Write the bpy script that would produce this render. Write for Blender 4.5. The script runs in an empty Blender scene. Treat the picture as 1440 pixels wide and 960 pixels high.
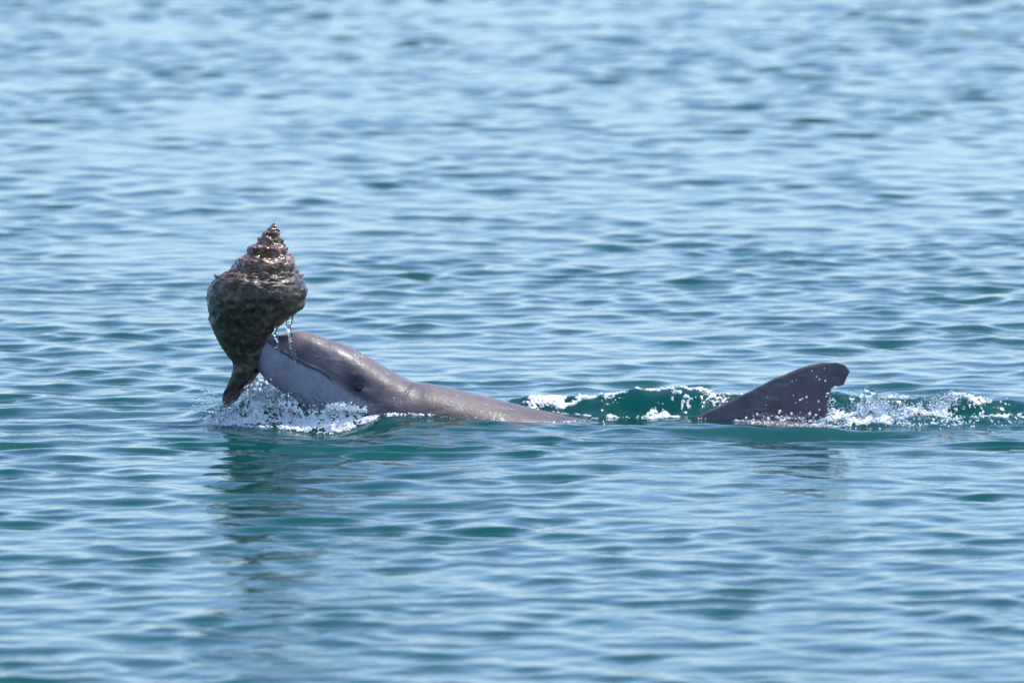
import bpy, math, random
import numpy as np
from mathutils import Vector, noise as mnoise

random.seed(7)
rng = np.random.default_rng(11)
scn = bpy.context.scene
COL = scn.collection
R = math.radians

# ------------------------------------------------------------------ camera
DIST, PITCH, MM = 25.0, R(5.0), 0.0017            # metres to the animal, look-down angle, metres per photo pixel there
TARGET = Vector((0, 0, 110 * MM))
cam_d = bpy.data.cameras.new('camera')
cam = bpy.data.objects.new('camera', cam_d); COL.objects.link(cam)
CAM = TARGET + Vector((0, -math.cos(PITCH), math.sin(PITCH))) * DIST
cam.location = CAM
cam.rotation_euler = (math.pi / 2 - PITCH, 0, 0)
cam_d.sensor_width = 36
cam_d.lens = 36 * DIST / (1440 * MM)
cam_d.clip_start, cam_d.clip_end = 0.5, 20000
cam_d.dof.use_dof = True
cam_d.dof.focus_distance = DIST - 0.05
cam_d.dof.aperture_fstop = 7.5
scn.camera = cam

# ------------------------------------------------------------------ sky and sun
SUN_ELEV, SUN_AZ = R(64), R(48)                   # azimuth measured from +Y (away from camera) towards +X
world = bpy.data.worlds.new('World'); scn.world = world; world.use_nodes = True
wn = world.node_tree.nodes; wl = world.node_tree.links
sky = wn.new('ShaderNodeTexSky'); sky.sky_type = 'NISHITA'; sky.sun_disc = False
sky.sun_elevation, sky.sun_rotation = SUN_ELEV, SUN_AZ
sky.air_density, sky.dust_density, sky.ozone_density = 0.74, 0.30, 4.4
wl.new(sky.outputs[0], wn['Background'].inputs[0])
wn['Background'].inputs[1].default_value = 0.15
sun_d = bpy.data.lights.new('sun', 'SUN'); sun_d.energy = 2.9; sun_d.angle = R(0.53); sun_d.color = (1, 0.95, 0.88)
sun = bpy.data.objects.new('sun', sun_d); COL.objects.link(sun)
sv = Vector((math.sin(SUN_AZ) * math.cos(SUN_ELEV), math.cos(SUN_AZ) * math.cos(SUN_ELEV), math.sin(SUN_ELEV)))
sun.rotation_euler = sv.to_track_quat('Z', 'Y').to_euler(); sun.location = sv * 30
scn.view_settings.view_transform = 'Standard'; scn.view_settings.look = 'None'
scn.view_settings.exposure = 0.74; scn.view_settings.gamma = 1
scn.cycles.use_denoising = True
scn.cycles.sample_clamp_indirect = 8
scn.cycles.max_bounces = 10; scn.cycles.transmission_bounces = 8

# ------------------------------------------------------------------ helpers
SP, CP = math.sin(PITCH), math.cos(PITCH)
def at_z(px, py, y):
    """height of the point at depth y seen at photo row py (and its x)"""
    px = np.asarray(px, float); py = np.asarray(py, float); y = np.asarray(y, float)
    u = (px - 720) * MM / DIST; v = (480 - py) * MM / DIST       # tangent offsets
    # ray = fwd + u*right + v*up ; fwd=(0,CP,-SP) up=(0,SP,CP)
    dy = CP + v * SP; dz = -SP + v * CP
    t = (y - CAM.y) / dy
    return u * t, CAM.z + dz * t
def P(px, py, y=0.0):
    x, z = at_z(px, py, y); return float(x), float(z)
def smooth(a, b, x):
    t = np.clip((x - a) / (b - a), 0, 1); return t * t * (3 - 2 * t)
def curve(pts, x):
    """monotone-ish smooth interpolation through control points (Catmull-Rom / Hermite)"""
    p = np.array(pts, float); xs, ys = p[:, 0], p[:, 1]
    d = np.diff(ys) / np.diff(xs)
    m = np.zeros(len(xs)); m[1:-1] = (d[:-1] + d[1:]) / 2; m[0], m[-1] = d[0], d[-1]
    m[1:-1][d[:-1] * d[1:] < 0] = 0
    x = np.clip(x, xs[0], xs[-1]); i = np.clip(np.searchsorted(xs, x) - 1, 0, len(xs) - 2)
    h = xs[i + 1] - xs[i]; t = (x - xs[i]) / h
    return ((2*t**3 - 3*t**2 + 1) * ys[i] + (t**3 - 2*t**2 + t) * h * m[i]
            + (-2*t**3 + 3*t**2) * ys[i + 1] + (t**3 - t**2) * h * m[i + 1])
def vnoise(x, y, seed=0):
    """smooth 2-D value noise, -1..1"""
    tab = np.random.default_rng(seed).uniform(-1, 1, (256, 256))
    xi, yi = np.floor(x).astype(int), np.floor(y).astype(int)
    fx, fy = x - xi, y - yi
    fx = fx * fx * (3 - 2 * fx); fy = fy * fy * (3 - 2 * fy)
    g = lambda a, b: tab[a & 255, b & 255]
    return ((g(xi, yi) * (1 - fx) + g(xi + 1, yi) * fx) * (1 - fy) + (g(xi, yi + 1) * (1 - fx) + g(xi + 1, yi + 1) * fx) * fy)
def mesh_np(name, V, F):
    """mesh from numpy verts and an (n,4) or (n,3) face array, smooth shaded"""
    me = bpy.data.meshes.new(name); F = np.asarray(F, np.int32); n, k = F.shape
    me.vertices.add(len(V)); me.vertices.foreach_set('co', np.asarray(V, np.float32).ravel())
    me.loops.add(n * k); me.loops.foreach_set('vertex_index', F.ravel())
    me.polygons.add(n); me.polygons.foreach_set('loop_start', np.arange(0, n * k, k, dtype=np.int32))
    me.polygons.foreach_set('use_smooth', np.ones(n, bool))
    me.update(calc_edges=True); me.validate()
    return me
def add(name, me, mat, parent=None, label=None, cat=None, kind=None):
    o = bpy.data.objects.new(name, me); COL.objects.link(o)
    if mat: me.materials.append(mat)
    if parent: o.parent = parent
    if label: o['label'] = label
    if cat: o['category'] = cat
    if kind: o['kind'] = kind
    return o
def grid_faces(nu, nv, wrap_u=False, wrap_v=False):
    i = np.arange(nu if wrap_u else nu - 1)[:, None]; j = np.arange(nv if wrap_v else nv - 1)[None, :]
    i2, j2 = (i + 1) % nu, (j + 1) % nv
    return np.stack([(i * nv + j) + 0 * j, i2 * nv + j, i2 * nv + j2, i * nv + j2], -1).reshape(-1, 4)
def new_mat(name):
    m = bpy.data.materials.new(name); m.use_nodes = True
    return m, m.node_tree.nodes, m.node_tree.links, m.node_tree.nodes['Principled BSDF']
def ramp(nt, stops):
    r = nt.new('ShaderNodeValToRGB'); e = r.color_ramp.elements
    while len(e) < len(stops): e.new(0.5)
    for k, (p, c) in zip(e, stops): k.position = p; k.color = (*c, 1)
    return r

# ------------------------------------------------------------------ sea
def mat_water():
    m, n, l, b = new_mat('sea_water'); n.remove(b); out = n['Material Output']
    up = n.new('ShaderNodeCombineXYZ'); up.inputs[2].default_value = 1
    dif = n.new('ShaderNodeSubsurfaceScattering'); dif.falloff = 'BURLEY'; l.new(up.outputs[0], dif.inputs['Normal'])   # light welling up from the depth
    dif.inputs['Color'].default_value = (0.004, 0.066, 0.061, 1)
    dif.inputs['Scale'].default_value = 0.3; dif.inputs['Radius'].default_value = (0.3, 1.0, 0.9)
    tc = n.new('ShaderNodeTexCoord')
    nz = n.new('ShaderNodeTexNoise'); nz.inputs['Scale'].default_value = 22; nz.inputs['Detail'].default_value = 3
    l.new(tc.outputs['Object'], nz.inputs['Vector'])
    bp = n.new('ShaderNodeBump'); bp.inputs['Strength'].default_value = 0.3; bp.inputs['Distance'].default_value = 0.006
    l.new(nz.outputs['Fac'], bp.inputs['Height'])
    at = n.new('ShaderNodeAttribute'); at.attribute_name = 'far_ripple'          # far out the mesh is coarse: the ripples go on as relief
    nf = n.new('ShaderNodeTexNoise'); nf.inputs['Scale'].default_value = 5.5; nf.inputs['Detail'].default_value = 2; l.new(tc.outputs['Object'], nf.inputs['Vector'])
    bf = n.new('ShaderNodeBump'); bf.inputs['Distance'].default_value = 0.035; l.new(nf.outputs['Fac'], bf.inputs['Height']); l.new(at.outputs['Fac'], bf.inputs['Strength'])
    l.new(bf.outputs[0], bp.inputs['Normal'])
    gl = n.new('ShaderNodeBsdfGlossy'); gl.inputs['Roughness'].default_value = 0.085
    l.new(bp.outputs[0], gl.inputs['Normal'])
    fr = n.new('ShaderNodeFresnel'); fr.inputs[0].default_value = 1.333; l.new(bp.outputs[0], fr.inputs['Normal'])
    mx = n.new('ShaderNodeMixShader'); l.new(fr.outputs[0], mx.inputs[0]); l.new(dif.outputs[0], mx.inputs[1]); l.new(gl.outputs[0], mx.inputs[2])
    l.new(mx.outputs[0], out.inputs[0])
    return m

# rows of the disturbed water round the animal: depth y -> photo-row profile along the photo column
ROWS = {
    -0.55: None,
    -0.36: [(-200, 612), (250, 612), (465, 620), (570, 605), (620, 604), (700, 608), (900, 611), (1000, 619), (1090, 628), (1190, 627), (1260, 617), (1340, 616), (1700, 614)],
    -0.26: [(-200, 606), (250, 605), (400, 612), (465, 617), (520, 607), (570, 595), (620, 594), (700, 601), (900, 602), (980, 601), (1080, 600), (1160, 602), (1230, 608), (1440, 610), (1700, 607)],
    -0.15: [(-200, 601), (150, 597), (290, 598), (400, 604), (465, 609), (500, 603), (540, 590), (570, 585), (610, 585), (650, 589), (700, 593), (800, 595), (980, 594), (1080, 600), (1230, 605), (1440, 605), (1700, 603)],
    -0.085: [(-200, 600), (150, 598), (280, 600), (340, 596), (390, 591), (430, 588), (460, 583), (510, 579), (560, 581), (610, 586), (700, 594), (800, 596), (980, 593), (1060, 597), (1180, 602), (1440, 604), (1700, 602)],
    -0.02: [(-200, 592), (200, 592), (290, 590), (325, 586), (345, 577), (375, 572), (410, 577), (450, 582), (520, 577), (560, 579), (610, 587), (800, 592), (980, 591), (1080, 593), (1180, 594), (1300, 598), (1440, 600), (1700, 596)],
    0.05: [(-200, 588), (200, 588), (285, 586), (325, 574), (345, 556), (368, 541), (400, 556), (450, 583), (700, 588), (860, 590), (980, 588), (1160, 588), (1230, 586), (1440, 592), (1700, 588)],
    0.13: [(-200, 584), (250, 583), (320, 566), (380, 562), (450, 580), (680, 583), (760, 582), (900, 587), (1000, 585), (1160, 585), (1230, 582), (1300, 585), (1440, 587), (1700, 584)],
    0.24: [(-200, 578), (300, 578), (680, 577), (715, 562), (760, 558), (850, 556), (920, 548), (980, 550), (1030, 555), (1100, 556), (1180, 550), (1210, 555), (1250, 562), (1320, 556), (1370, 560), (1440, 563), (1560, 572), (1700, 577)],
    0.36: [(-200, 571), (650, 571), (800, 567), (920, 563), (1100, 564), (1200, 564), (1300, 566), (1440, 568), (1700, 571)],
    0.60: None,
}
def local_height(x, y):
    px = x / MM + 720
    ys = sorted(ROWS)
    Z = []
    for yy in ys:
        if ROWS[yy] is None: Z.append(np.zeros_like(x))
        else:
            rows = curve(ROWS[yy], px)
            z = at_z(px, rows, yy)[1]
            Z.append(z)
    Z = np.array(Z); ysA = np.array(ys)
    yc = np.clip(y, ysA[0], ysA[-1] - 1e-9); i = np.clip(np.searchsorted(ysA, yc, side='right') - 1, 0, len(ys) - 2)
    d = np.diff(Z, axis=0) / np.diff(ysA)[:, None]
    M = np.zeros_like(Z); M[1:-1] = (d[:-1] + d[1:]) / 2
    flat = d[:-1] * d[1:] < 0; M[1:-1][flat] *= 0.3
    h = ysA[i + 1] - ysA[i]; t = (yc - ysA[i]) / h; k = np.arange(len(x))
    z = ((2*t**3 - 3*t**2 + 1) * Z[i, k] + (t**3 - 2*t**2 + t) * h * M[i, k] + (-2*t**3 + 3*t**2) * Z[i + 1, k] + (t**3 - t**2) * h * M[i + 1, k])
    side = smooth(2.4, 1.5, np.abs(x))
    return np.where((y > ys[0]) & (y < ys[-1]), z, 0) * side

NW = 170
_lam = np.exp(rng.uniform(math.log(0.06), math.log(1.0), NW))
_dir = rng.normal(0, 1.05, NW) + R(-90) + R(8)
_s = 0.083 * math.sqrt(2 / NW) * np.exp(-(np.log(_lam / 0.175) / 0.85) ** 2) * 1.35
_ph = rng.uniform(0, 2 * math.pi, NW)
def calm(x, y):
    """how far the open-water ripples are damped by the animal's slick"""
    return 1 - 0.45 * np.exp(-((y - 0.08) / 0.2) ** 4) * smooth(1.6, 1.0, np.abs(x))
def turb(x, y):
    """where the water is churned"""
    px = x / MM + 720
    a = np.exp(-((px - 385) / 85) ** 4) * np.exp(-((y - 0.0) / 0.085) ** 4)
    b = smooth(690, 740, px) * smooth(1060, 1000, px) * np.exp(-((y - 0.17) / 0.08) ** 4)
    c = smooth(1140, 1180, px) * smooth(1620, 1440, px) * np.exp(-((y - 0.09) / 0.15) ** 4)
    return np.clip(a + b + c, 0, 1)
_pr = np.random.default_rng(81)
PACKETS = [(cx + _pr.normal(0, sx_), cy + _pr.normal(0, sy_), _pr.uniform(0.10, 0.24), _pr.uniform(0.07, 0.16), lm := _pr.uniform(0.13, 0.30), R(-90) + _pr.normal(0, 0.22), sl * lm / 6.28 * _pr.uniform(0.6, 1.2), _pr.uniform(0, 6.28))
           for cx, cy, sx_, sy_, sl, n_ in ((0.85, -0.75, 0.38, 0.28, 0.10, 18), (-0.45, -0.75, 0.35, 0.30, 0.11, 20), (-0.6, -2.0, 0.35, 0.6, 0.11, 28), (0.2, -0.7, 0.3, 0.2, 0.06, 8)) for _ in range(n_)]
def sea_points(x, y, sp=None):
    """displaced surface points for flat coordinates"""
    dx = np.zeros_like(x); dy = np.zeros_like(x); z = np.zeros_like(x)
    for lam, dr, s, ph in zip(_lam, _dir, _s, _ph):
        k = 2 * math.pi / lam; a = s / k
        if sp is not None: a = a * smooth(2.2, 3.8, lam / sp)
        cx, cy = math.cos(dr), math.sin(dr); q = k * (cx * x + cy * y) + ph
        sn = np.sin(q); z += a * np.cos(q); dx -= 0.9 * a * cx * sn; dy -= 0.9 * a * cy * sn
    for cx0, cy0, rx, ry, lam, dr, a0, ph in PACKETS:     # short-crested waves the animal sends out
        sel = (np.abs(x - cx0) < 2.2 * rx) & (np.abs(y - cy0) < 2.2 * ry)
        if not sel.any(): continue
        xx, yy = x[sel], y[sel]; k = 2 * math.pi / lam; win = a0 * np.exp(-((xx - cx0) / rx) ** 2 - ((yy - cy0) / ry) ** 2)
        q = k * (math.cos(dr) * xx + math.sin(dr) * yy) + ph
        z[sel] += win * np.cos(q); dy[sel] -= 0.9 * win * math.sin(dr) * np.sin(q); dx[sel] -= 0.9 * win * math.cos(dr) * np.sin(q)
    patch = 1 + 0.3 * vnoise(x * 0.9 + 31, y * 0.45 + 17, 3) + 0.55 * vnoise(x * 2.9 + 5, y * 2.3 + 40, 14)
    c = calm(x, y) * np.clip(patch, 0.35, 1.4)
    z *= c; dx *= c; dy *= c
    dy = dy - 2.7 * z                                 # wind-driven wavelets lean towards the viewer's side
    near = (np.abs(x) < 2.4) & (y > -0.55) & (y < 0.6)
    lz = np.zeros_like(x); lz[near] = local_height(x[near], y[near])
    t = np.zeros_like(x); t[near] = turb(x[near], y[near])
    lz += t * (0.0095 * vnoise(x / 0.048, y / 0.05, 5) + 0.0062 * vnoise(x / 0.024, y / 0.022, 6))
    front = np.zeros_like(x); xn, yn_ = x[near], y[near]
    front[near] = smooth(1.3, 0.9, np.abs(xn)) * smooth(-0.52, -0.4, yn_) * smooth(-0.06, -0.13, yn_)
    lz += front * (0.0016 * vnoise(x / 0.085 + 0.4 * y / 0.05, y / 0.05, 12) + 0.0008 * vnoise(x / 0.04, y / 0.028, 13))
    return x + dx, y + dy, z + lz
def axis(a, b, fine, stages):
    v = list(np.arange(a, b + fine / 2, fine)); lo, hi = [v[0]], [v[-1]]
    for arr, sg, st in ((lo, -1, stages[0]), (hi, 1, stages[1])):
        s = fine
        for lim, g, cap in st:
            while abs(arr[-1]) < lim: s = min(s * g, cap); arr.append(arr[-1] + sg * s)
    return np.array(lo[:0:-1] + v + hi[1:])
sx = [(2.6, 1.025, 0.05), (6000, 1.14, 900)]
xs = axis(-1.45, 1.45, 0.0105, (sx, sx))
ys_ = axis(-0.44, 0.46, 0.0056, ([(6.6, 1.03, 0.019), (6000, 1.14, 900)], [(5, 1.03, 0.023), (20.5, 1.01, 0.034), (9000, 1.14, 900)]))
spx = np.gradient(xs); spy = np.gradient(ys_)
def build_sea():
    Vs = []
    for j in range(0, len(xs), 64):
        X, Y = np.meshgrid(xs[j:j + 64], ys_, indexing='ij')
        S = np.maximum(*np.meshgrid(spx[j:j + 64], spy, indexing='ij'))
        a, b, c = sea_points(X.ravel(), Y.ravel(), S.ravel()); Vs.append(np.stack([a, b, c], -1))
    me = mesh_np('sea', np.concatenate(Vs), grid_faces(len(xs), len(ys_)))
    S = np.maximum(*np.meshgrid(spx, spy, indexing='ij')).ravel()
    me.attributes.new('far_ripple', 'FLOAT', 'POINT').data.foreach_set('value', smooth(0.03, 0.09, S).astype(np.float32))
    o = add('sea', me, mat_water(), kind='structure'); o['label'] = 'rippled blue green sea reflecting the pale sky'
build_sea()
def surf_z(x, y):
    return sea_points(np.atleast_1d(np.asarray(x, float)), np.atleast_1d(np.asarray(y, float)))[2]

# ------------------------------------------------------------------ dolphin
TOP = [(333, 462), (336, 453), (342, 450), (352, 453), (370, 463), (388, 472), (398, 470), (408, 467), (420, 465.5), (435, 468), (450, 473), (480, 483), (510, 497), (540, 515), (562, 528), (585, 537.5),
       (600, 539), (640, 547), (700, 562), (740, 572), (790, 584), (840, 593), (900, 600), (960, 599), (1010, 592), (1060, 587), (1130, 588), (1180, 596), (1250, 606), (1350, 625), (1500, 655), (1620, 675), (1720, 690), (1760, 700)]
BOT = [(333, 464), (336, 474), (342, 485), (352, 503), (362, 519), (375, 535), (400, 554), (430, 575), (460, 594), (500, 617), (550, 645), (620, 690), (700, 740), (800, 790), (900, 815), (1000, 815), (1100, 800), (1250, 765), (1400, 735), (1550, 725), (1680, 716), (1760, 706)]
WID = [(333, .004), (336, .022), (342, .03), (352, .036), (375, .043), (400, .053), (420, .068), (450, .088), (500, .108), (585, .132), (650, .155), (750, .19), (900, .21), (1050, .20), (1200, .165), (1350, .115), (1500, .065), (1620, .035), (1760, .012)]
MOUTH = [(352, 462), (372, 475), (386, 487), (398, 496), (415, 506), (430, 514), (448, 521), (460, 529), (470, 538)]
CREASE = [(588, 531), (580, 541), (573, 550), (567, 560), (564, 569)]
EYE = (504, 546)
def polydist(px, py, pts):
    d = np.full(px.shape, 1e9); tt = np.zeros(px.shape)
    n = len(pts) - 1
    for k in range(n):
        a = np.array(pts[k], float); b = np.array(pts[k + 1], float); ab = b - a
        t = np.clip(((px - a[0]) * ab[0] + (py - a[1]) * ab[1]) / (ab @ ab), 0, 1)
        q = np.hypot(px - a[0] - t * ab[0], py - a[1] - t * ab[1])
        better = q < d; d = np.where(better, q, d); tt = np.where(better, (k + t) / n, tt)
    return d, tt
def ypx(y0=0.0):
    pass
def dolphin_mesh():
    V, F = [], []
    pxs = np.concatenate([np.arange(333, 640, 2.0), np.arange(640, 1761, 6.0)]); na = 72
    top = curve(TOP, pxs); bot = curve(BOT, pxs); wid = curve(WID, pxs)
    a = np.linspace(0, 2 * math.pi, na, endpoint=False)
    x = (pxs - 720) * MM; zt = at_z(pxs, top, 0)[1]; zb = at_z(pxs, bot, 0)[1]
    cen = 0.52
    zc = zb + (zt - zb) * cen
    ca, sa = np.cos(a), np.sin(a)
    Y = wid[:, None] * np.sign(ca) * np.abs(ca) ** 0.92
    up = np.abs(sa) ** 0.95
    Z = np.where(sa > 0, zc[:, None] + (zt - zc)[:, None] * up, zc[:, None] - (zc - zb)[:, None] * up)
    X = np.repeat(x[:, None], na, 1)
    V.append(np.stack([X, Y, Z], -1).reshape(-1, 3)); F.append(grid_faces(len(pxs), na, False, True))
    def cap(base, ring):
        pass
    off = len(V[0])
    # dorsal fin, lofted in level rows
    rows = [(640, 940, 1158), (606, 958, 1160), (598, 968, 1161), (587, 978, 1162), (582, 988, 1162), (578, 995, 1166), (575, 1001, 1163.5), (571, 1010, 1167), (567, 1019, 1166), (562, 1029, 1168.5), (557, 1039, 1167), (553, 1047, 1169.5), (548, 1058, 1168), (545, 1063.5, 1170), (544.0, 1065, 1170), (543.2, 1066.5, 1176), (542.2, 1068.5, 1186),
            (537.6, 1077, 1189), (532, 1088, 1191), (525, 1106, 1194.5), (521, 1115, 1196), (519, 1120, 1193), (517, 1126, 1193.5), (514, 1134, 1190), (512, 1142, 1186.5), (510.4, 1150, 1183), (509.4, 1153, 1180)]
    nc = 40; th = np.linspace(0, 2 * math.pi, nc, endpoint=False)
    fv = []
    for (py, l, r) in rows:
        z = P(l, py)[1]; c = (r - l) * MM
        tmax = 0.004 + 0.014 * (1 - math.exp(-(1190 - l) * MM / 0.17))
        if py < 515: tmax = 0.0065 + 0.0005 * max(0, py - 510)
        u = 0.5 - 0.5 * np.cos(th)                      # chord fraction, 0 at the leading edge
        us = u * c / ((1200 - l) * MM)
        prof = tmax * (1.9 * np.sqrt(us) * (1 - us) ** 0.9 + 0.10) * np.sign(np.sin(th))
        prof = np.where((u < 1e-4) | (u > 1 - 1e-4), 0, prof)
        jag = 0.0012 * np.sin(py * 1.7) * (u > 0.9)
        fv.append(np.stack([(l - 720) * MM + u * c + jag, prof, np.full(nc, z)], -1))
    fv = np.array(fv); V.append(fv.reshape(-1, 3)); F.append(grid_faces(len(rows), nc, False, True) + off); off += fv.shape[0] * nc
    caps = [list(range(off - nc, off)), list(range(off - len(rows) * nc, off - len(rows) * nc + nc))]
    # flippers and flukes, under water
    def blade(root, tip, chord0, chord1, thick, back):
        nonlocal off
        n = 14; vv = []
        root, tip, back = np.array(root), np.array(tip), np.array(back)
        nrm = np.cross(tip - root, back); nrm /= np.linalg.norm(nrm)
        for k in range(n):
            t = k / (n - 1); c = (chord0 * (1 - t) + chord1 * t) * math.sqrt(max(1 - t ** 5, 0.02))
            p = root * (1 - t) + tip * t + back * 0.25 * t * t * chord0
            u = 0.5 - 0.5 * np.cos(th); pr = thick * (1 - 0.8 * t) * (1.9 * np.sqrt(u) * (1 - u) ** .8 + .1) * np.sign(np.sin(th))
            vv.append(p + (u - .4)[:, None] * c * back + pr[:, None] * nrm)
        vv = np.array(vv); V.append(vv.reshape(-1, 3)); F.append(grid_faces(n, nc, False, True) + off)
        caps.append(list(range(off, off + nc))); caps.append(list(range(off + (n - 1) * nc, off + n * nc))); off += n * nc
    for sg in (-1, 1):
        blade((-0.10, sg * 0.10, -0.20), (0.08, sg * 0.30, -0.36), 0.15, 0.05, 0.014, (1.0, 0, -0.1))
        blade((1.70, 0, -0.185), (1.86, sg * 0.30, -0.20), 0.17, 0.05, 0.014, (1.0, 0, -0.03))
    V = np.concatenate(V)
    me = bpy.data.meshes.new('dolphin_raw')
    faces = [tuple(f) for f in np.concatenate(F)] + [tuple(c) for c in caps] + [tuple(range(na)), tuple(range((len(pxs) - 1) * na, len(pxs) * na))]
    me.from_pydata([tuple(v) for v in V], [], faces)
    o = bpy.data.objects.new('tmp', me); COL.objects.link(o)
    import bmesh
    bm = bmesh.new(); bm.from_mesh(me); bmesh.ops.recalc_face_normals(bm, faces=bm.faces); bm.to_mesh(me); bm.free()
    rm = o.modifiers.new('r', 'REMESH'); rm.mode = 'VOXEL'; rm.voxel_size = 0.0039; rm.use_smooth_shade = True
    sm = o.modifiers.new('s', 'SMOOTH'); sm.factor = 0.5; sm.iterations = 2
    dg = bpy.context.evaluated_depsgraph_get()
    out = bpy.data.meshes.new_from_object(o.evaluated_get(dg)); out.name = 'dolphin'
    bpy.data.objects.remove(o)
    o2 = bpy.data.objects.new('tmp', out); COL.objects.link(o2)                # coarser skin under water
    zz = np.empty(len(out.vertices) * 3, np.float32); out.vertices.foreach_get('co', zz); deep = np.nonzero(zz.reshape(-1, 3)[:, 2] < -0.07)[0]
    g = o2.vertex_groups.new(name='deep'); g.add([int(q) for q in deep], 1.0, 'REPLACE')
    dm_ = o2.modifiers.new('d', 'DECIMATE'); dm_.ratio = 0.38; dm_.vertex_group = 'deep'
    out2 = bpy.data.meshes.new_from_object(o2.evaluated_get(bpy.context.evaluated_depsgraph_get())); bpy.data.objects.remove(o2); out = out2; out.name = 'dolphin'
    bm = bmesh.new(); bm.from_mesh(out)          # finer skin on the head, where mouth and eye are seen
    lim = (612 - 720) * MM; ed = [e for e in bm.edges if e.verts[0].co.x < lim and e.verts[1].co.x < lim and e.verts[0].co.z > -0.06]
    bmesh.ops.subdivide_edges(bm, edges=ed, cuts=1, use_grid_fill=True, smooth=0.6)
    for f in bm.faces: f.smooth = True
    bm.to_mesh(out); bm.free()
    return out
def proj_px(co):
    d = co - np.array(CAM); f = d[:, 1] * CP - d[:, 2] * SP; u = d[:, 0] / f; v = (d[:, 1] * SP + d[:, 2] * CP) / f
    return 720 + u * DIST / MM, 480 - v * DIST / MM
def build_dolphin():
    me = dolphin_mesh(); n = len(me.vertices)
    co = np.empty(n * 3, np.float32); me.vertices.foreach_get('co', co); co = co.reshape(-1, 3).astype(float)
    nr = np.empty(n * 3, np.float32); me.vertices.foreach_get('normal', nr); nr = nr.reshape(-1, 3).astype(float)
    # side-view skin coordinates (millimetres-like units of MM), the same for both flanks
    px = co[:, 0] / MM + 720
    py = 590 - co[:, 2] / MM * 1.0
    py = proj_px(np.stack([co[:, 0], -np.abs(co[:, 1]), co[:, 2]], -1))[1]
    px = proj_px(np.stack([co[:, 0], -np.abs(co[:, 1]), co[:, 2]], -1))[0]
    side = smooth(0.05, 0.4, np.abs(nr[:, 1]))
    disp = np.zeros(n)
    dm, tm = polydist(px, py, MOUTH)
    groove = np.exp(-(dm / 1.7) ** 2) * smooth(1.0, 0.82, tm)
    disp -= 0.0032 * groove * side
    # the upper jaw steps in slightly above the mouth line
    my = curve(MOUTH, px); above = smooth(0, 6, my - py) * smooth(475, 440, px) * smooth(40, 8, my - py)
    disp -= 0.004 * above * side * smooth(345, 360, px)
    dc, tc_ = polydist(px, py, CREASE)
    cg = np.exp(-(dc / 2.0) ** 2) * smooth(1.0, 0.6, tc_)
    disp -= 0.0014 * cg
    de = np.hypot((px - EYE[0]) * 0.75 + (py - EYE[1]) * 0.25, (py - EYE[1]) * 1.0)
    disp += (-0.005 * np.exp(-(de / 15) ** 2) + 0.0010 * np.exp(-((de - 6.5) / 3.0) ** 2)) * side
    # hollow between melon and cheek, running back to the eye
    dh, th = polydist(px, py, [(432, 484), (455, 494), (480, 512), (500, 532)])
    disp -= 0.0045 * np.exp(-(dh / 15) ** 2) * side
    dk, _ = polydist(px, py, [(520, 540), (535, 552), (560, 560)])
    disp -= 0.004 * np.exp(-(dk / 12) ** 2) * side
    # small blowhole wrinkles and muscle unevenness on the crown
    disp += 0.0004 * vnoise(px / 26, py / 14, 21) * smooth(700, 560, px)
    disp -= 0.0014 * np.exp(-(np.hypot(px - 462, (py - 479) * 1.6) / 7) ** 2)
    co2 = co + nr * disp[:, None]
    me.vertices.foreach_set('co', co2.astype(np.float32).ravel())
    # skin colour: pigment, plus shade and sunlit tone painted in on the head
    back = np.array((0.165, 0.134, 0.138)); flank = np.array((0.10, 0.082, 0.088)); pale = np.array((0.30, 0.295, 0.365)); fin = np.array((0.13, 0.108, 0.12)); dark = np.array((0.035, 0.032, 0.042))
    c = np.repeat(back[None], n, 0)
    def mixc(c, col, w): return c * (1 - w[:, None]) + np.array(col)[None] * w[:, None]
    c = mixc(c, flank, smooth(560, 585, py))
    low = smooth(-6, 8, py - np.where(px < 470, my, 538 + (px - 470) * 0.55)) * smooth(560, 480, px)
    c = mixc(c, pale, low)
    belly = smooth(660, 740, py); c = mixc(c, (0.33, 0.32, 0.35), belly)
    c = mixc(c, (0.085, 0.083, 0.108), 0.95 * np.exp(-(dh / 19) ** 2) * side)  # shade of the hollow behind the melon, painted into the skin colour
    c = mixc(c, (0.24, 0.19, 0.19), 0.7 * np.exp(-(np.hypot((px - 408) / 17, (py - 484) / 12)) ** 4))  # sunlit top of the snout, painted in as a pale pinkish patch
    c = mixc(c, dark, 0.9 * np.exp(-(de / 8) ** 2) * side)
    c = mixc(c, (0.21, 0.17, 0.165), 0.6 * np.exp(-(np.hypot((px - 526 + (py - 533) * -0.8) / 11, (py - 533) / 16)) ** 2) * side)
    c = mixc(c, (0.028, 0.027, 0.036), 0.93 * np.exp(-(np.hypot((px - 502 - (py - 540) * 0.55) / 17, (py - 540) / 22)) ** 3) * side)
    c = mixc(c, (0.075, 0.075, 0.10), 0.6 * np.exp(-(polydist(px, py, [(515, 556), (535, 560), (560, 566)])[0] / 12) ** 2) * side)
    c = mixc(c, dark, 0.95 * np.exp(-(dm / 1.5) ** 2) * smooth(1, 0.9, tm))
    c = mixc(c, dark, 0.55 * np.exp(-(dc / 1.5) ** 2) * smooth(1.0, 0.5, tc_))
    bl, _ = polydist(px, py, [(440, 474), (452, 482), (466, 488), (476, 492)])
    c = mixc(c, (0.10, 0.08, 0.085), 0.6 * np.exp(-(bl / 4.0) ** 2))
    c = mixc(c, fin, smooth(920, 990, px) * smooth(640, 615, py))
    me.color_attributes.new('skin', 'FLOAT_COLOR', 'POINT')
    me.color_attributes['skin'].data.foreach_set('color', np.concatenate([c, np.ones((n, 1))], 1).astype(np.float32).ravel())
    m, nd, l, b = new_mat('dolphin_skin')
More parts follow.
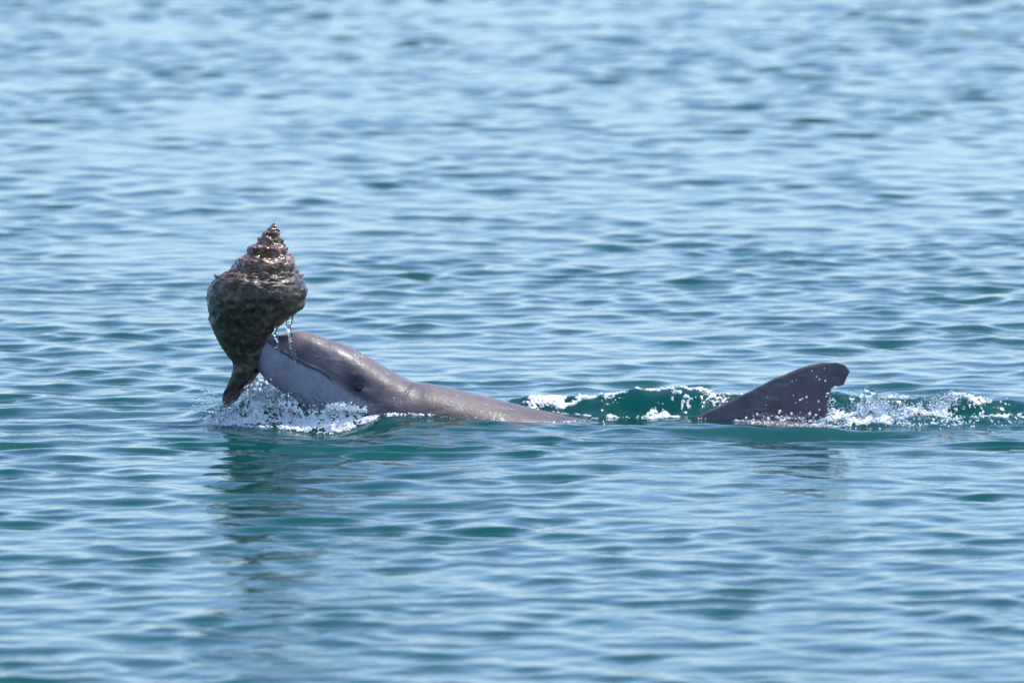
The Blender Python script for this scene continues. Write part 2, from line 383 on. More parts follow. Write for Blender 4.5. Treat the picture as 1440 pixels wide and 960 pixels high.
    at = nd.new('ShaderNodeVertexColor'); at.layer_name = 'skin'
    tc = nd.new('ShaderNodeTexCoord')
    n1 = nd.new('ShaderNodeTexNoise'); n1.inputs['Scale'].default_value = 17; n1.inputs['Detail'].default_value = 6; n1.inputs['Roughness'].default_value = 0.65
    l.new(tc.outputs['Object'], n1.inputs['Vector'])
    r1 = ramp(nd, [(0.3, (0.66, 0.67, 0.70)), (0.5, (1, 1, 1)), (0.7, (1.32, 1.28, 1.24))]); l.new(n1.outputs['Fac'], r1.inputs[0])
    mu = nd.new('ShaderNodeMix'); mu.data_type = 'RGBA'; mu.blend_type = 'MULTIPLY'; mu.inputs['Factor'].default_value = 1
    l.new(at.outputs[0], mu.inputs['A']); l.new(r1.outputs[0], mu.inputs['B'])
    # old scratches: thin pale rake lines
    mp = nd.new('ShaderNodeMapping'); mp.inputs['Rotation'].default_value = (0, -0.75, 0); mp.inputs['Scale'].default_value = (12, 26, 55)
    l.new(tc.outputs['Object'], mp.inputs[0])
    n2 = nd.new('ShaderNodeTexNoise'); n2.inputs['Scale'].default_value = 1.0; n2.inputs['Detail'].default_value = 4; l.new(mp.outputs[0], n2.inputs['Vector'])
    r2 = ramp(nd, [(0.57, (0, 0, 0)), (0.70, (0.4, 0.4, 0.4))]); l.new(n2.outputs['Fac'], r2.inputs[0])
    m2 = nd.new('ShaderNodeMix'); m2.data_type = 'RGBA'; m2.inputs['B'].default_value = (0.33, 0.29, 0.29, 1)
    l.new(r2.outputs[0], m2.inputs['Factor']); l.new(mu.outputs['Result'], m2.inputs['A']); l.new(m2.outputs['Result'], b.inputs['Base Color'])
    r3 = ramp(nd, [(0.35, (0.40,) * 3), (0.7, (0.60,) * 3)]); l.new(n1.outputs['Fac'], r3.inputs[0]); l.new(r3.outputs[0], b.inputs['Roughness'])
    b.inputs['IOR'].default_value = 1.36; b.inputs['Coat Weight'].default_value = 0.06; b.inputs['Coat Roughness'].default_value = 0.14; b.inputs['Coat IOR'].default_value = 1.35
    b.inputs['Subsurface Weight'].default_value = 0.0
    bp = nd.new('ShaderNodeBump'); bp.inputs['Strength'].default_value = 0.4; bp.inputs['Distance'].default_value = 0.003
    n3 = nd.new('ShaderNodeTexNoise'); n3.inputs['Scale'].default_value = 90; n3.inputs['Detail'].default_value = 4; l.new(tc.outputs['Object'], n3.inputs['Vector'])
    l.new(n3.outputs['Fac'], bp.inputs['Height']); l.new(bp.outputs[0], b.inputs['Normal']); l.new(bp.outputs[0], b.inputs['Coat Normal'])
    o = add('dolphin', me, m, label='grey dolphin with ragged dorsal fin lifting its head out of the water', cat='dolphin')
    # eyes
    near = np.argsort(np.hypot(px - EYE[0], py - EYE[1]) + 1000 * (co[:, 1] > 0))[:6]
    ec = co2[near].mean(0)
    me_, nn, ll, bb = new_mat('dolphin_eye'); bb.inputs['Base Color'].default_value = (0.008, 0.007, 0.008, 1); bb.inputs['Roughness'].default_value = 0.05
    u = np.linspace(0, math.pi, 14); w = np.linspace(0, 2 * math.pi, 20, endpoint=False)
    U, W = np.meshgrid(u, w, indexing='ij')
    sph = np.stack([0.0115 * np.sin(U) * np.cos(W), 0.006 * np.sin(U) * np.sin(W), 0.0068 * np.cos(U)], -1).reshape(-1, 3)
    for sg in (-1, 1):
        e = add('eye', mesh_np('eye', sph, grid_faces(14, 20, False, True)), me_, parent=o)
        e.location = (ec[0], sg * (abs(ec[1]) - 0.001), ec[2]); e.rotation_euler = (0, R(25), 0)
    return o
dolphin = build_dolphin()

# ------------------------------------------------------------------ trumpet shell
SHELL_Y = -0.035
L_OUT = [(312, 384), (318, 380), (328, 370.5), (340, 361), (346, 356), (350, 346), (356, 346), (366, 335), (374, 328), (384, 315), (394, 302), (402, 295.5), (412, 293.5), (440, 295), (455, 296), (475, 304), (490, 312), (500, 320), (508, 327), (516, 328.5), (530, 325), (545, 318), (556, 312), (566, 310), (569, 314)]
R_OUT = [(312, 387), (318, 392), (328, 394), (340, 399), (350, 404), (358, 408), (366, 413), (374, 416), (380, 417), (388, 421), (396, 427), (404, 431), (412, 431.5), (420, 429), (432, 427), (440, 417), (446, 409), (453, 400), (462, 389), (472, 380), (484, 373.5), (500, 367), (515, 363), (530, 357), (545, 345), (556, 336), (566, 328), (569, 320)]
def build_shell():
    w = 1.5; turns = 8.5; k = math.log(w) / (2 * math.pi)
    # generating profile in the final whorl: radius and depth below apex (unit = shell length)
    G = np.array([(0.181, 0.314), (0.205, 0.330), (0.232, 0.349), (0.260, 0.371), (0.284, 0.395), (0.291, 0.418), (0.289, 0.455), (0.277, 0.52), (0.247, 0.595), (0.202, 0.665), (0.152, 0.735), (0.112, 0.80), (0.084, 0.87), (0.064, 0.94), (0.048, 1.00), (0.012, 1.01)])
    nt = int(turns * 90); npf = 84
    tt = np.linspace(0, len(G) - 1, npf)
    gr = curve(np.stack([np.arange(len(G)), G[:, 0]], -1), tt); gz = curve(np.stack([np.arange(len(G)), G[:, 1]], -1), tt)
    th = np.linspace(-turns * 2 * math.pi, 0, nt)
    sc = np.exp(k * th)
    phi = R(78) - th                                  # coils clockwise seen from the apex
    L = 0.452
    rr = gr[None] * sc[:, None]; zz = gz[None] * sc[:, None]
    # growth ribs and shoulder knobs
    shoulder = np.exp(-((tt[None] - 4.3) / 1.1) ** 2)
    knob = 0.5 + 0.5 * np.sin(th * 11)[:, None]
    rr = rr * (1 + 0.045 * shoulder * knob * (1 - smooth(-4 * math.pi, -1.0 * math.pi, th))[:, None] + 0.002 * np.sin(tt * 9)[None] * (tt < 6)[None])
    X = rr * np.cos(phi)[:, None] * L; Y = rr * np.sin(phi)[:, None] * L; Z = -zz * L
    V = np.stack([X, Y, Z], -1).reshape(-1, 3)
    ph = np.repeat(phi, npf); tv = np.tile(tt, nt)
    # encrusted surface
    rad = np.hypot(V[:, 0], V[:, 1]) + 1e-6; ux, uy = V[:, 0] / rad, V[:, 1] / rad
    d = np.empty(len(V))
    for i, v in enumerate(V):
        p = Vector(v)
        d[i] = 0.0028 * mnoise.noise(p * 42) + 0.0024 * mnoise.noise(p * 95) + 0.0014 * mnoise.noise(p * 210)
        c = mnoise.noise(p * 70 + Vector((9, 3, 1)))
        d[i] += 0.012 * max(0, c - 0.38)
    up = smooth(-0.36, -0.10, V[:, 2]) ; d *= (1.35 + 0.45 * up) * np.minimum(1, rad / 0.02)
    V[:, 0] += ux * d; V[:, 1] += uy * d; V[:, 2] += 0.5 * d
    # tilt
    ax = R(9); c_, s_ = math.cos(ax), math.sin(ax)
    V = np.stack([V[:, 0] * c_ + V[:, 2] * s_, V[:, 1], -V[:, 0] * s_ + V[:, 2] * c_], -1)
    apex = P(385.5, 311, SHELL_Y); V += np.array([apex[0], SHELL_Y, apex[1]])
    # shape the shell's two flanks to its true outline, level by level
    zlev = np.array([P(0, q, SHELL_Y)[1] for q in range(311, 572)])
    lv = np.array([p[0] for p in L_OUT]); tl = np.interp(range(311, 572), lv, [p[1] for p in L_OUT]); tr = np.interp(range(311, 572), [p[0] for p in R_OUT], [p[1] for p in R_OUT])
    tl = (tl - 720) * MM; tr = (tr - 720) * MM
    own_l = np.full(len(zlev), np.nan); own_r = own_l.copy()
    for i, z in enumerate(zlev):
        s = np.abs(V[:, 2] - z) < 0.004
        if s.any(): own_l[i] = np.percentile(V[s, 0], 1.5); own_r[i] = np.percentile(V[s, 0], 98.5)
    ok = ~np.isnan(own_l); own_l = np.interp(zlev, zlev[ok][::-1], own_l[ok][::-1]); own_r = np.interp(zlev, zlev[ok][::-1], own_r[ok][::-1])
    ker = np.ones(5) / 5; pad = lambda q: np.convolve(np.pad(q, 2, 'edge'), ker, 'valid')
    kb = np.hanning(33); kb /= kb.sum(); wide = lambda q: np.convolve(np.pad(q, 16, 'reflect', reflect_type='odd'), kb, 'valid')
    bl_ = smooth(375, 395, np.arange(311, 572))                       # keep the spire's own steps
    own_l, own_r, tl, tr = [wide(q) * (1 - bl_) + pad(q) * bl_ for q in (own_l, own_r, tl, tr)]
    f = lambda arr: np.interp(V[:, 2], zlev[::-1], arr[::-1])
    ol, orr, L2, R2 = f(own_l), f(own_r), f(tl), f(tr)
    sca = (R2 - L2) / np.maximum(orr - ol, 0.002); sca = np.clip(sca, 0.3, 2.2)
    nx = (L2 + R2) / 2 + (V[:, 0] - (ol + orr) / 2) * sca
    V[:, 0] = nx
    V[:, 1] = SHELL_Y + (V[:, 1] - SHELL_Y) * np.clip(sca, 0.8, 1.15)
    me = mesh_np('trumpet_shell', V, grid_faces(nt, npf))
    import bmesh
    bm = bmesh.new(); bm.from_mesh(me); bmesh.ops.recalc_face_normals(bm, faces=bm.faces); bm.to_mesh(me); bm.free()
    # wet, encrusted surface
    m, nd, l, b = new_mat('encrusted_shell')
    tc = nd.new('ShaderNodeTexCoord'); sep = nd.new('ShaderNodeSeparateXYZ'); l.new(tc.outputs['Object'], sep.inputs[0])
    mr = nd.new('ShaderNodeMapRange'); mr.inputs[1].default_value = P(0, 400, SHELL_Y)[1]; mr.inputs[2].default_value = P(0, 365, SHELL_Y)[1]; l.new(sep.outputs[2], mr.inputs[0])
    n1 = nd.new('ShaderNodeTexNoise'); n1.inputs['Scale'].default_value = 60; n1.inputs['Detail'].default_value = 7; n1.inputs['Roughness'].default_value = 0.7
    n2 = nd.new('ShaderNodeTexNoise'); n2.inputs['Scale'].default_value = 22; n2.inputs['Detail'].default_value = 5
    l.new(tc.outputs['Object'], n1.inputs['Vector']); l.new(tc.outputs['Object'], n2.inputs['Vector'])
    ra = ramp(nd, [(0.34, (0.006, 0.006, 0.005)), (0.48, (0.034, 0.025, 0.015)), (0.58, (0.085, 0.060, 0.034)), (0.68, (0.20, 0.145, 0.085))]); l.new(n1.outputs['Fac'], ra.inputs[0])
    rb = ramp(nd, [(0.32, (0.02, 0.010, 0.007)), (0.45, (0.11, 0.046, 0.024)), (0.56, (0.29, 0.135, 0.075)), (0.68, (0.52, 0.32, 0.21))]); l.new(n1.outputs['Fac'], rb.inputs[0])
    adn = nd.new('ShaderNodeMath'); adn.operation = 'MULTIPLY_ADD'; adn.inputs[1].default_value = 1.6; adn.inputs[2].default_value = -0.8; l.new(n2.outputs['Fac'], adn.inputs[0])
    ad = nd.new('ShaderNodeMath'); ad.operation = 'ADD'; ad.use_clamp = True; l.new(mr.outputs[0], ad.inputs[0]); l.new(adn.outputs[0], ad.inputs[1])
    mx = nd.new('ShaderNodeMix'); mx.data_type = 'RGBA'; l.new(ad.outputs[0], mx.inputs['Factor']); l.new(ra.outputs[0], mx.inputs['A']); l.new(rb.outputs[0], mx.inputs['B'])
    l.new(mx.outputs['Result'], b.inputs['Base Color'])
    rr_ = ramp(nd, [(0.35, (0.22,) * 3), (0.65, (0.6,) * 3)]); l.new(n2.outputs['Fac'], rr_.inputs[0]); l.new(rr_.outputs[0], b.inputs['Roughness'])
    cw = nd.new('ShaderNodeMath'); cw.operation = 'MULTIPLY_ADD'; cw.inputs[1].default_value = 0.8; cw.inputs[2].default_value = 0.2; l.new(ad.outputs[0], cw.inputs[0]); l.new(cw.outputs[0], b.inputs['Coat Weight']); b.inputs['Coat Roughness'].default_value = 0.09; b.inputs['Coat IOR'].default_value = 1.42
    bp = nd.new('ShaderNodeBump'); bp.inputs['Strength'].default_value = 0.9; bp.inputs['Distance'].default_value = 0.003; l.new(n1.outputs['Fac'], bp.inputs['Height']); l.new(bp.outputs[0], b.inputs['Normal'])
    sh = add('trumpet_shell', me, m, label='huge spired brown trumpet shell crusted with growth, held up on the dolphin\'s snout', cat='shell')
    # thick tan rim of the mouth of the shell
    ring = V.reshape(nt, npf, 3)[-1][6:-1]
    na = 10; aa = np.linspace(0, 2 * math.pi, na, endpoint=False); rv = []
    for i, p in enumerate(ring):
        t = ring[min(i + 1, len(ring) - 1)] - ring[max(i - 1, 0)]; t /= np.linalg.norm(t) + 1e-9
        s1 = np.cross(t, (0, 1, 0.01)); s1 /= np.linalg.norm(s1) + 1e-9; s2_ = np.cross(t, s1)
        q = 0.0042 + 0.0016 * mnoise.noise(Vector(p) * 90)
        rv.append(p + q * (np.cos(aa)[:, None] * s1 + np.sin(aa)[:, None] * s2_))
    lm, ln, ll_, lb = new_mat('shell_lip')
    lnz = ln.new('ShaderNodeTexNoise'); lnz.inputs['Scale'].default_value = 80; lnz.inputs['Detail'].default_value = 5
    ltc = ln.new('ShaderNodeTexCoord'); ll_.new(ltc.outputs['Object'], lnz.inputs['Vector'])
    lr = ramp(ln, [(0.35, (0.10, 0.06, 0.03)), (0.55, (0.40, 0.24, 0.10)), (0.7, (0.52, 0.36, 0.18))]); ll_.new(lnz.outputs['Fac'], lr.inputs[0]); ll_.new(lr.outputs[0], lb.inputs['Base Color'])
    lb.inputs['Roughness'].default_value = 0.3
    add('shell_lip', mesh_np('shell_lip', np.array(rv).reshape(-1, 3), grid_faces(len(ring), na, False, True)), lm, parent=sh)
    return sh, V
shell, SHELL_V = build_shell()

# ------------------------------------------------------------------ spray, froth and drips
def ico(sub):
    import bmesh
    bm = bmesh.new(); bmesh.ops.create_icosphere(bm, subdivisions=sub, radius=1.0)
    v = np.array([x.co[:] for x in bm.verts]); f = np.array([[q.index for q in p.verts] for p in bm.faces]); bm.free()
    return v, f
ICO1, ICO2 = ico(1), ico(2)
def balls(name, C, rad, mat, label, squash=None, big=0.003):
    C = np.asarray(C); rad = np.asarray(rad); Vs, Fs, off = [], [], 0
    for (bv, bf), sel in ((ICO2, rad >= big), (ICO1, rad < big)):
        c, r = C[sel], rad[sel]
        if not len(c): continue
        st = np.stack([rng.uniform(0.75, 1.35, len(c)), rng.uniform(0.75, 1.35, len(c)), rng.uniform(0.7, 1.25, len(c))], -1)
        v = bv[None] * (r[:, None] * st)[:, None, :] + c[:, None, :]
        Vs.append(v.reshape(-1, 3)); Fs.append((bf[None] + (np.arange(len(c)) * len(bv))[:, None, None]).reshape(-1, 3) + off); off += len(c) * len(bv)
    o = add(name, mesh_np(name, np.concatenate(Vs), np.concatenate(Fs)), mat, kind='stuff', label=label)
    return o
def mat_drop():
    m, n, l, b = new_mat('clear_water'); b.inputs['Base Color'].default_value = (0.97, 0.99, 1, 1)
    b.inputs['Transmission Weight'].default_value = 1; b.inputs['IOR'].default_value = 1.333; b.inputs['Roughness'].default_value = 0.02
    return m
def mat_froth():
    m, n, l, b = new_mat('white_froth'); n.remove(b)
    a = n.new('ShaderNodeSubsurfaceScattering'); a.falloff = 'BURLEY'; a.inputs['Color'].default_value = (0.90, 0.91, 0.91, 1)
    a.inputs['Scale'].default_value = 0.006; a.inputs['Radius'].default_value = (1, 1, 1)
    g = n.new('ShaderNodeBsdfGlossy'); g.inputs['Roughness'].default_value = 0.2
    f = n.new('ShaderNodeFresnel'); f.inputs[0].default_value = 1.36
    k = n.new('ShaderNodeMixShader'); l.new(f.outputs[0], k.inputs[0]); l.new(a.outputs[0], k.inputs[1]); l.new(g.outputs[0], k.inputs[2])
    l.new(k.outputs[0], n['Material Output'].inputs[0])
    return m
DROP, FROTH = mat_drop(), mat_froth()
def rad_sample(n, lo, hi, p=2.2): return lo + (hi - lo) * rng.random(n) ** p
def path_pts(pts, n, spread_px, spread_y=0.0):
    p = np.array(pts, float); seg = np.hypot(np.diff(p[:, 0]), np.diff(p[:, 1])); cs = np.concatenate([[0], np.cumsum(seg)])
    t = rng.random(n) * cs[-1]
    q = np.stack([np.interp(t, cs, p[:, k]) for k in range(p.shape[1])], -1)
    q[:, 0] += rng.normal(0, spread_px[0], n); q[:, 1] += rng.normal(0, spread_px[1], n)
    q[:, 2] += rng.normal(0, spread_y, n) if spread_y else 0
    return q
def world_of(q):
    x, z = at_z(q[:, 0], q[:, 1], q[:, 2]); return np.stack([x, q[:, 2], z], -1)
def above_sea(C, keep=-0.001):
    z = surf_z(C[:, 0], C[:, 1]); return C[:, 2] > z + keep
def remeshed(name, C, rad, vox, mat, label, smooth_n=3):
    V, F = ICO2 if len(C) < 1000 else ICO1; C = np.asarray(C); rad = np.asarray(rad)
    vv = (V[None] * rad[:, None, None] + C[:, None]).reshape(-1, 3); ff = (F[None] + (np.arange(len(C)) * len(V))[:, None, None]).reshape(-1, 3)
    me = mesh_np('tmp', vv, ff); o = bpy.data.objects.new('tmp', me); COL.objects.link(o)
    r = o.modifiers.new('r', 'REMESH'); r.mode = 'VOXEL'; r.voxel_size = vox; r.use_smooth_shade = True
    s = o.modifiers.new('s', 'SMOOTH'); s.iterations = smooth_n
    out = bpy.data.meshes.new_from_object(o.evaluated_get(bpy.context.evaluated_depsgraph_get())); bpy.data.objects.remove(o); out.name = name
    return add(name, out, mat, kind='stuff', label=label)
def froth_on(name, zones, label, lo=0.0005, hi=0.0024, mat=FROTH):
    """froth lying on the churned water: zones are (px, y, rx px, ry m, count, lift)"""
    C, Rr = [], []
    for (px, y, rx, ry, n, lift, *loose) in zones:
        a = rng.normal(0, 0.5, (n * 5, 2)); x = (px + a[:, 0] * rx - 720) * MM; yy = y + a[:, 1] * ry
        keep = (vnoise(x / 0.028 + 7, yy / 0.035, 8) + 0.6 * vnoise(x / 0.011, yy / 0.014, 9)) > 0.05
        if loose: keep = rng.random(len(x)) < 0.5
        x, yy = x[keep][:int(n * 2.2)], yy[keep][:int(n * 2.2)]
        r = rad_sample(len(x), lo, hi)
        sx0, sy0, sz0 = sea_points(x, yy)
        z = sz0 + r * 0.5 + lift * rng.random(len(x)) ** 2.5
        C.append(np.stack([sx0, sy0 - r * 0.4, z], -1)); Rr.append(r)
    C, Rr = np.concatenate(C), np.concatenate(Rr); clear = rng.random(len(C)) < 0.12
    balls('clear_' + name.split('_')[0] + '_beads', C[clear] + np.array([0, -0.001, 0.001]), Rr[clear] * 1.15, DROP, label.replace('bright ', '').replace('white froth', 'clear beads of water'))
    return remeshed(name, C[~clear], Rr[~clear] * 1.3, 0.0014, mat, label, 2)

froth_on('splash_froth', [(318, -0.04, 26, 0.02, 400, 0.010), (308, -0.06, 22, 0.012, 450, 0.012), (350, 0.0, 30, 0.05, 700, 0.012), (375, 0.02, 28, 0.05, 650, 0.014), (405, -0.02, 40, 0.05, 600, 0.008),
                          (375, -0.07, 70, 0.03, 260, 0.004), (430, -0.05, 36, 0.05, 420, 0.006), (455, -0.08, 50, 0.03, 300, 0.004),
                          (340, -0.075, 60, 0.03, 260, 0.006), (400, -0.07, 60, 0.04, 420, 0.004), (440, -0.10, 60, 0.04, 380, 0.003), (490, -0.115, 50, 0.025, 240, 0.002), (400, 0.0, 50, 0.04, 300, 0.01), (390, -0.01, 60, 0.07, 420, 0.006, 1), (430, -0.06, 60, 0.06, 340, 0.004, 1), (350, -0.05, 60, 0.05, 300, 0.006, 1), (340, -0.09, 60, 0.04, 260, 0.003), (400, -0.105, 70, 0.04, 420, 0.003), (450, -0.115, 60, 0.04, 420, 0.003), (420, -0.11, 110, 0.04, 260, 0.003, 1), (500, -0.125, 50, 0.02, 200, 0.002), (470, -0.115, 60, 0.035, 300, 0.002, 1), (505, -0.12, 60, 0.03, 300, 0.002), (440, -0.125, 70, 0.03, 260, 0.002)],
         'white froth churned up under the shell and the dolphin\'s chin')
froth_on('cheek_froth', [(462, -0.088, 18, 0.012, 500, 0.016), (490, -0.09, 34, 0.012, 600, 0.010), (570, -0.10, 12, 0.006, 60, 0.002), (600, -0.125, 40, 0.01, 60, 0.002)],
         'bright white froth along the dolphin\'s cheek')
froth_on('wave_froth', [(770, 0.20, 34, 0.03, 500, 0.006), (800, 0.235, 40, 0.02, 520, 0.004), (800, 0.19, 20, 0.03, 260, 0.003), (735, 0.21, 20, 0.02, 120, 0.003), (745, 0.15, 24, 0.02, 150, 0.003), (835, 0.13, 36, 0.015, 260, 0.002), (862, 0.22, 24, 0.03, 160, 0.003),
                        (930, 0.14, 36, 0.03, 520, 0.003), (960, 0.18, 12, 0.06, 360, 0.003), (975, 0.235, 60, 0.012, 260, 0.004), (1010, 0.2, 20, 0.05, 160, 0.003), (880, 0.24, 120, 0.006, 200, 0.003), (945, 0.06, 16, 0.01, 120, 0.003)],
         'white froth on the small green wave behind the dolphin\'s back')
froth_on('wake_froth', [(1175, 0.06, 30, 0.05, 420, 0.01), (1205, 0.02, 60, 0.06, 800, 0.008), (1240, 0.06, 36, 0.06, 520, 0.012), (1280, 0.12, 60, 0.03, 420, 0.01), (1320, 0.16, 50, 0.02, 420, 0.01), (1190, -0.03, 50, 0.03, 520, 0.006), (1130, -0.04, 50, 0.02, 420, 0.004),
                        (1260, 0.23, 60, 0.01, 140, 0.006), (1330, 0.24, 60, 0.008, 220, 0.008), (1380, 0.2, 40, 0.03, 220, 0.006), (1380, 0.08, 70, 0.02, 380, 0.003), (1420, 0.14, 50, 0.03, 260, 0.004), (1330, -0.02, 60, 0.02, 140, 0.002), (1480, 0.1, 80, 0.06, 300, 0.004), (1230, 0.0, 90, 0.08, 400, 0.006, 1), (1320, 0.06, 120, 0.1, 400, 0.004, 1)],
         'white froth of the wake trailing behind the dorsal fin')

# drops thrown up round head, fin and wake, clear except the fin's
def spray(name, specs, label, mat=DROP, lo=0.0008, hi=0.003):
    C, Rr = [], []
    for pts, n, sp, sy in specs:
        q = path_pts(pts, n, sp, sy); c = world_of(q); c = c[above_sea(c)]
        C.append(c); Rr.append(rad_sample(len(c), lo, hi, 2.0))
    return balls(name, np.concatenate(C), np.concatenate(Rr), mat, label, big=0.0015)
spray('splash_spray', [([(282, 562, -0.02), (306, 562, -0.02)], 200, (8, 8), 0.02), ([(300, 586, -0.06), (326, 578, -0.06)], 160, (9, 5), 0.02), ([(355, 545, -0.03), (420, 570, -0.08)], 220, (8, 8), 0.02),
                       ([(370, 510, -0.09), (480, 560, -0.12)], 26, (18, 14), 0.01), ([(455, 566, -0.11), (510, 570, -0.12)], 120, (8, 5), 0.01)],
      'clear drops thrown up under the shell')
spray('fin_spray', [([(1060, 575, -0.05), (1165, 575, -0.05)], 18, (12, 16), 0.01), ([(1080, 550, -0.05), (1165, 540, -0.05)], 14, (16, 12), 0.01), ([(1060, 588, -0.10), (1165, 590, -0.10)], 90, (16, 4), 0.015), ([(1166, 560, 0.0), (1170, 580, 0.0)], 60, (4, 8), 0.01)],
      'drops painted white for sparkle in front of the dorsal fin', lo=0.0010, hi=0.0034, mat=FROTH)  # froth white stands in for the sparkle of these drops
spray('wake_spray', [([(1200, 575, 0.06), (1290, 580, 0.06)], 320, (14, 9), 0.03), ([(1300, 572, 0.12), (1345, 560, 0.14)], 200, (14, 6), 0.02), ([(1180, 590, -0.02), (1260, 600, -0.03)], 260, (14, 6), 0.02), ([(1250, 558, 0.22), (1380, 556, 0.22)], 90, (20, 3), 0.01)],
      'clear drops thrown up by the wake')

def drips():
    C, Rr = [], []
    def string(pts, y, r0, r1, n):
        p = np.array(pts, float); t = np.linspace(0, len(p) - 1, n)
        px = np.interp(t, range(len(p)), p[:, 0]) + rng.normal(0, 0.5, n); py = np.interp(t, range(len(p)), p[:, 1])
        for a, b_ in zip(px, py):
            x, z = P(a, b_, y); C.append((x, y + rng.normal(0, 0.0015), z)); Rr.append(1.35 * rng.uniform(r0, r1))
    string([(396, 452), (389, 458), (387, 467), (388, 474), (391, 480)], -0.085, 0.0016, 0.0034, 26)
    string([(411, 441), (408, 452), (406, 462), (409, 474), (411, 487), (413, 496)], -0.085, 0.002, 0.0042, 40)
    string([(413, 496), (415, 503), (414, 508), (410, 510), (406, 508)], -0.085, 0.002, 0.0036, 18)
    string([(402, 449), (401, 455), (405, 464)], -0.085, 0.0012, 0.0028, 10)
    string([(411, 470), (407, 480), (409, 490)], -0.085, 0.0012, 0.0024, 10)
    for a, b_, r in [(390, 487, .005), (392, 492, .0028), (387, 488, .003), (414, 524, .0045), (415, 527, .0025), (414, 542, .003), (431, 529, .003), (429, 531, .002), (409, 548, .002), (422, 563, .003), (433, 562, .002), (413, 557, .0018), (447, 500, .002), (467, 531, .0022), (460, 535, .0018)]:
        x, z = P(a, b_, -0.1); C.append((x, -0.1, z)); Rr.append(r)
    remeshed('dripping_water', C, Rr, 0.0011, DROP, 'strings of clear water dripping from the shell')
drips()
# splashing sheets of clear water: ragged lumps thrown up by the wake
def sheet(name, lumps, label):
    C, Rr = [], []
    for (a, b_, y, rx, ry, n, r0, r1) in lumps:
        q = np.stack([a + rng.normal(0, 0.5, n) * rx, b_ + rng.normal(0, 0.5, n) * ry, y + rng.normal(0, 0.008, n)], -1)
        C.append(world_of(q)); Rr.append(rng.uniform(r0, r1, n))
    remeshed(name, np.concatenate(C), np.concatenate(Rr), 0.0018, DROP, label)
sheet('wake_splash', [(1222, 566, 0.05, 14, 12, 60, .004, .009), (1240, 572, 0.05, 14, 12, 60, .004, .008), (1225, 580, 0.04, 24, 8, 60, .004, .009), (1262, 582, 0.05, 14, 6, 30, .003, .007), (1320, 570, 0.12, 16, 6, 36, .003, .007), (1335, 563, 0.13, 8, 6, 22, .003, .006)],
      'glassy sheet of water flung up behind the dorsal fin')
sheet('chin_splash', [(310, 584, -0.06, 18, 8, 50, .003, .007), (330, 578, -0.04, 16, 6, 40, .003, .006), (365, 548, -0.02, 24, 10, 50, .003, .007), (395, 562, -0.05, 24, 8, 40, .003, .006)],
      'glassy lump of water thrown up at the tip of the shell')

# beads of water lying on the wet skin, and the wet edge where the back meets the sea
def skin_beads():
    C, Rr = [], []
    me = dolphin.data; n = len(me.vertices); co = np.empty(n * 3, np.float32); me.vertices.foreach_get('co', co); co = co.reshape(-1, 3).astype(float)
    q = co[co[:, 1] < 0.02]; px, py = proj_px(q)
    spots = [(500, 499, 7, 9), (506, 502, 6, 6), (541, 524, 4, 4), (547, 524, 3, 3), (645, 556, 3, 2), (686, 568, 3, 3), (684, 577, 3, 3), (658, 575, 4, 2), (447, 501, 3, 1), (560, 556, 40, 2), (620, 562, 60, 3), (470, 520, 30, 3), (740, 582, 30, 2)]
    for a, b_, sp, m in spots:
        for _ in range(m):
            t = (a + rng.normal(0, sp * 0.6), b_ + rng.normal(0, sp * 0.35))
            k = np.argmin(np.hypot(px - t[0], py - t[1]) + 40 * q[:, 1]); C.append(q[k]); Rr.append(rng.uniform(0.0008, 0.0022))
    balls('skin_beads', C, Rr, FROTH, 'small bright beads of water on the dolphin skin', big=0.001)
    # water's edge
    sea = surf_z(co[:, 0], co[:, 1]); e = np.abs(co[:, 2] - sea - 0.001) < 0.0025
    e &= (co[:, 1] < 0) & (co[:, 0] > (520 - 720) * MM) & (co[:, 0] < (1170 - 720) * MM)
    w = co[e]; w = w[vnoise(w[:, 0] / 0.03, w[:, 1] / 0.03, 31) > -0.1]; w = w[rng.permutation(len(w))[:420]]
    r = rad_sample(len(w), 0.0006, 0.0024)
    balls('waterline_beads', w + np.stack([0 * r, -r, r * 0.3], -1), r, FROTH, 'thin line of bubbles along the waterline of the back', big=0.0015)
skin_beads()

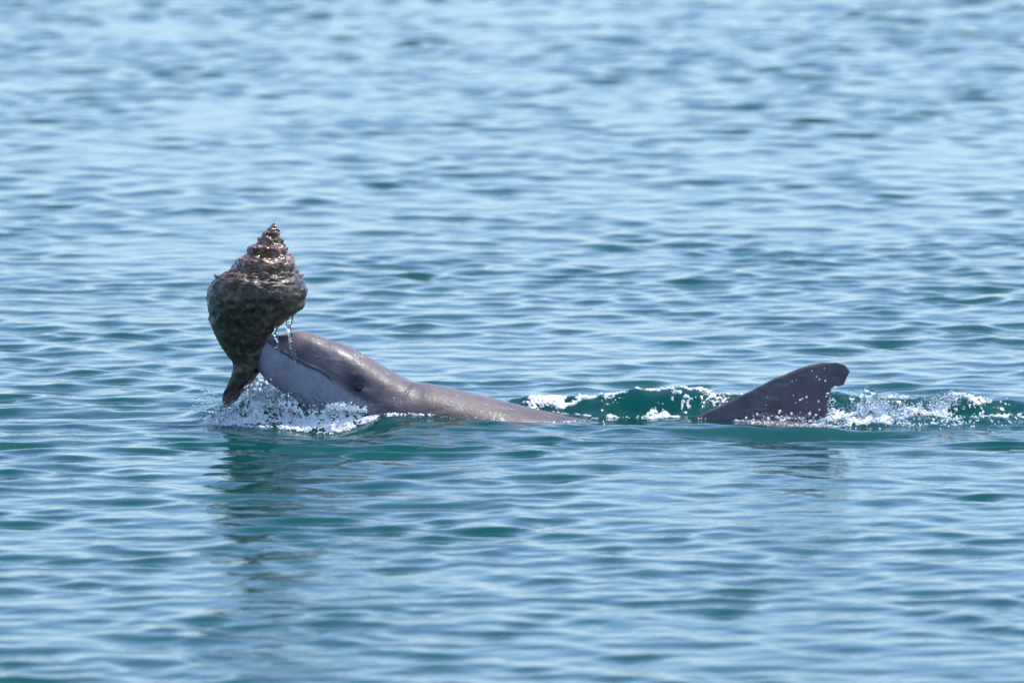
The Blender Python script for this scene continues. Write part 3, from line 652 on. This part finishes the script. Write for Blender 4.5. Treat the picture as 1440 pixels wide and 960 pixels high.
# froth piled against the jaw and cheek
def piled(name, specs, label):
    C, Rr = [], []
    for pts, n, sp, sy in specs:
        c = world_of(path_pts(pts, n, sp, sy)); c = c[above_sea(c)]; k = vnoise(c[:, 0] / 0.012, c[:, 2] / 0.010 + 50, 61) > -0.25; c = c[k]
        C.append(c); Rr.append(rad_sample(len(c), 0.0008, 0.0034))
    remeshed(name, np.concatenate(C), np.concatenate(Rr), 0.0014, FROTH, label, 1)
piled('chin_froth', [([(346, 562, -0.03), (362, 548, -0.03), (378, 547, -0.04), (400, 562, -0.07), (430, 579, -0.09), (452, 585, -0.10)], 900, (5, 5), 0.008), ([(340, 575, -0.05), (380, 566, -0.06), (420, 584, -0.09), (455, 594, -0.11)], 600, (9, 6), 0.008),
                     ([(298, 588, -0.07), (330, 582, -0.06)], 260, (7, 5), 0.008)], 'foaming water piled up along the dolphin\'s lower jaw')
piled('cheek_foam', [([(452, 582, -0.105), (464, 571, -0.108), (488, 573, -0.112), (514, 576, -0.116)], 560, (4, 3.2), 0.004)], 'foaming crest of water under the dolphin\'s eye')

# fine mist hanging over the splashes
def mist(name, specs, label):
    C = []
    for pts, n, sp, sy in specs:
        c = world_of(path_pts(pts, n, sp, sy)); C.append(c[above_sea(c)])
    C = np.concatenate(C); balls(name, C, rng.uniform(0.00025, 0.0007, len(C)), FROTH, label, big=1)
mist('chin_mist', [([(290, 575, -0.05), (335, 568, -0.05), (365, 548, -0.05), (400, 562, -0.08), (455, 575, -0.11), (515, 572, -0.125)], 2200, (9, 8), 0.015), ([(345, 585, -0.08), (450, 594, -0.12)], 700, (16, 6), 0.012)], 'fine mist over the splash at the chin')
mist('wake_mist', [([(1060, 588, -0.09), (1165, 588, -0.09)], 500, (12, 5), 0.015), ([(1170, 575, 0.02), (1240, 575, 0.05), (1330, 570, 0.12)], 1600, (14, 8), 0.02), ([(740, 562, 0.22), (1000, 556, 0.23), (1400, 560, 0.22)], 500, (8, 3), 0.01)], 'fine mist over the wake')
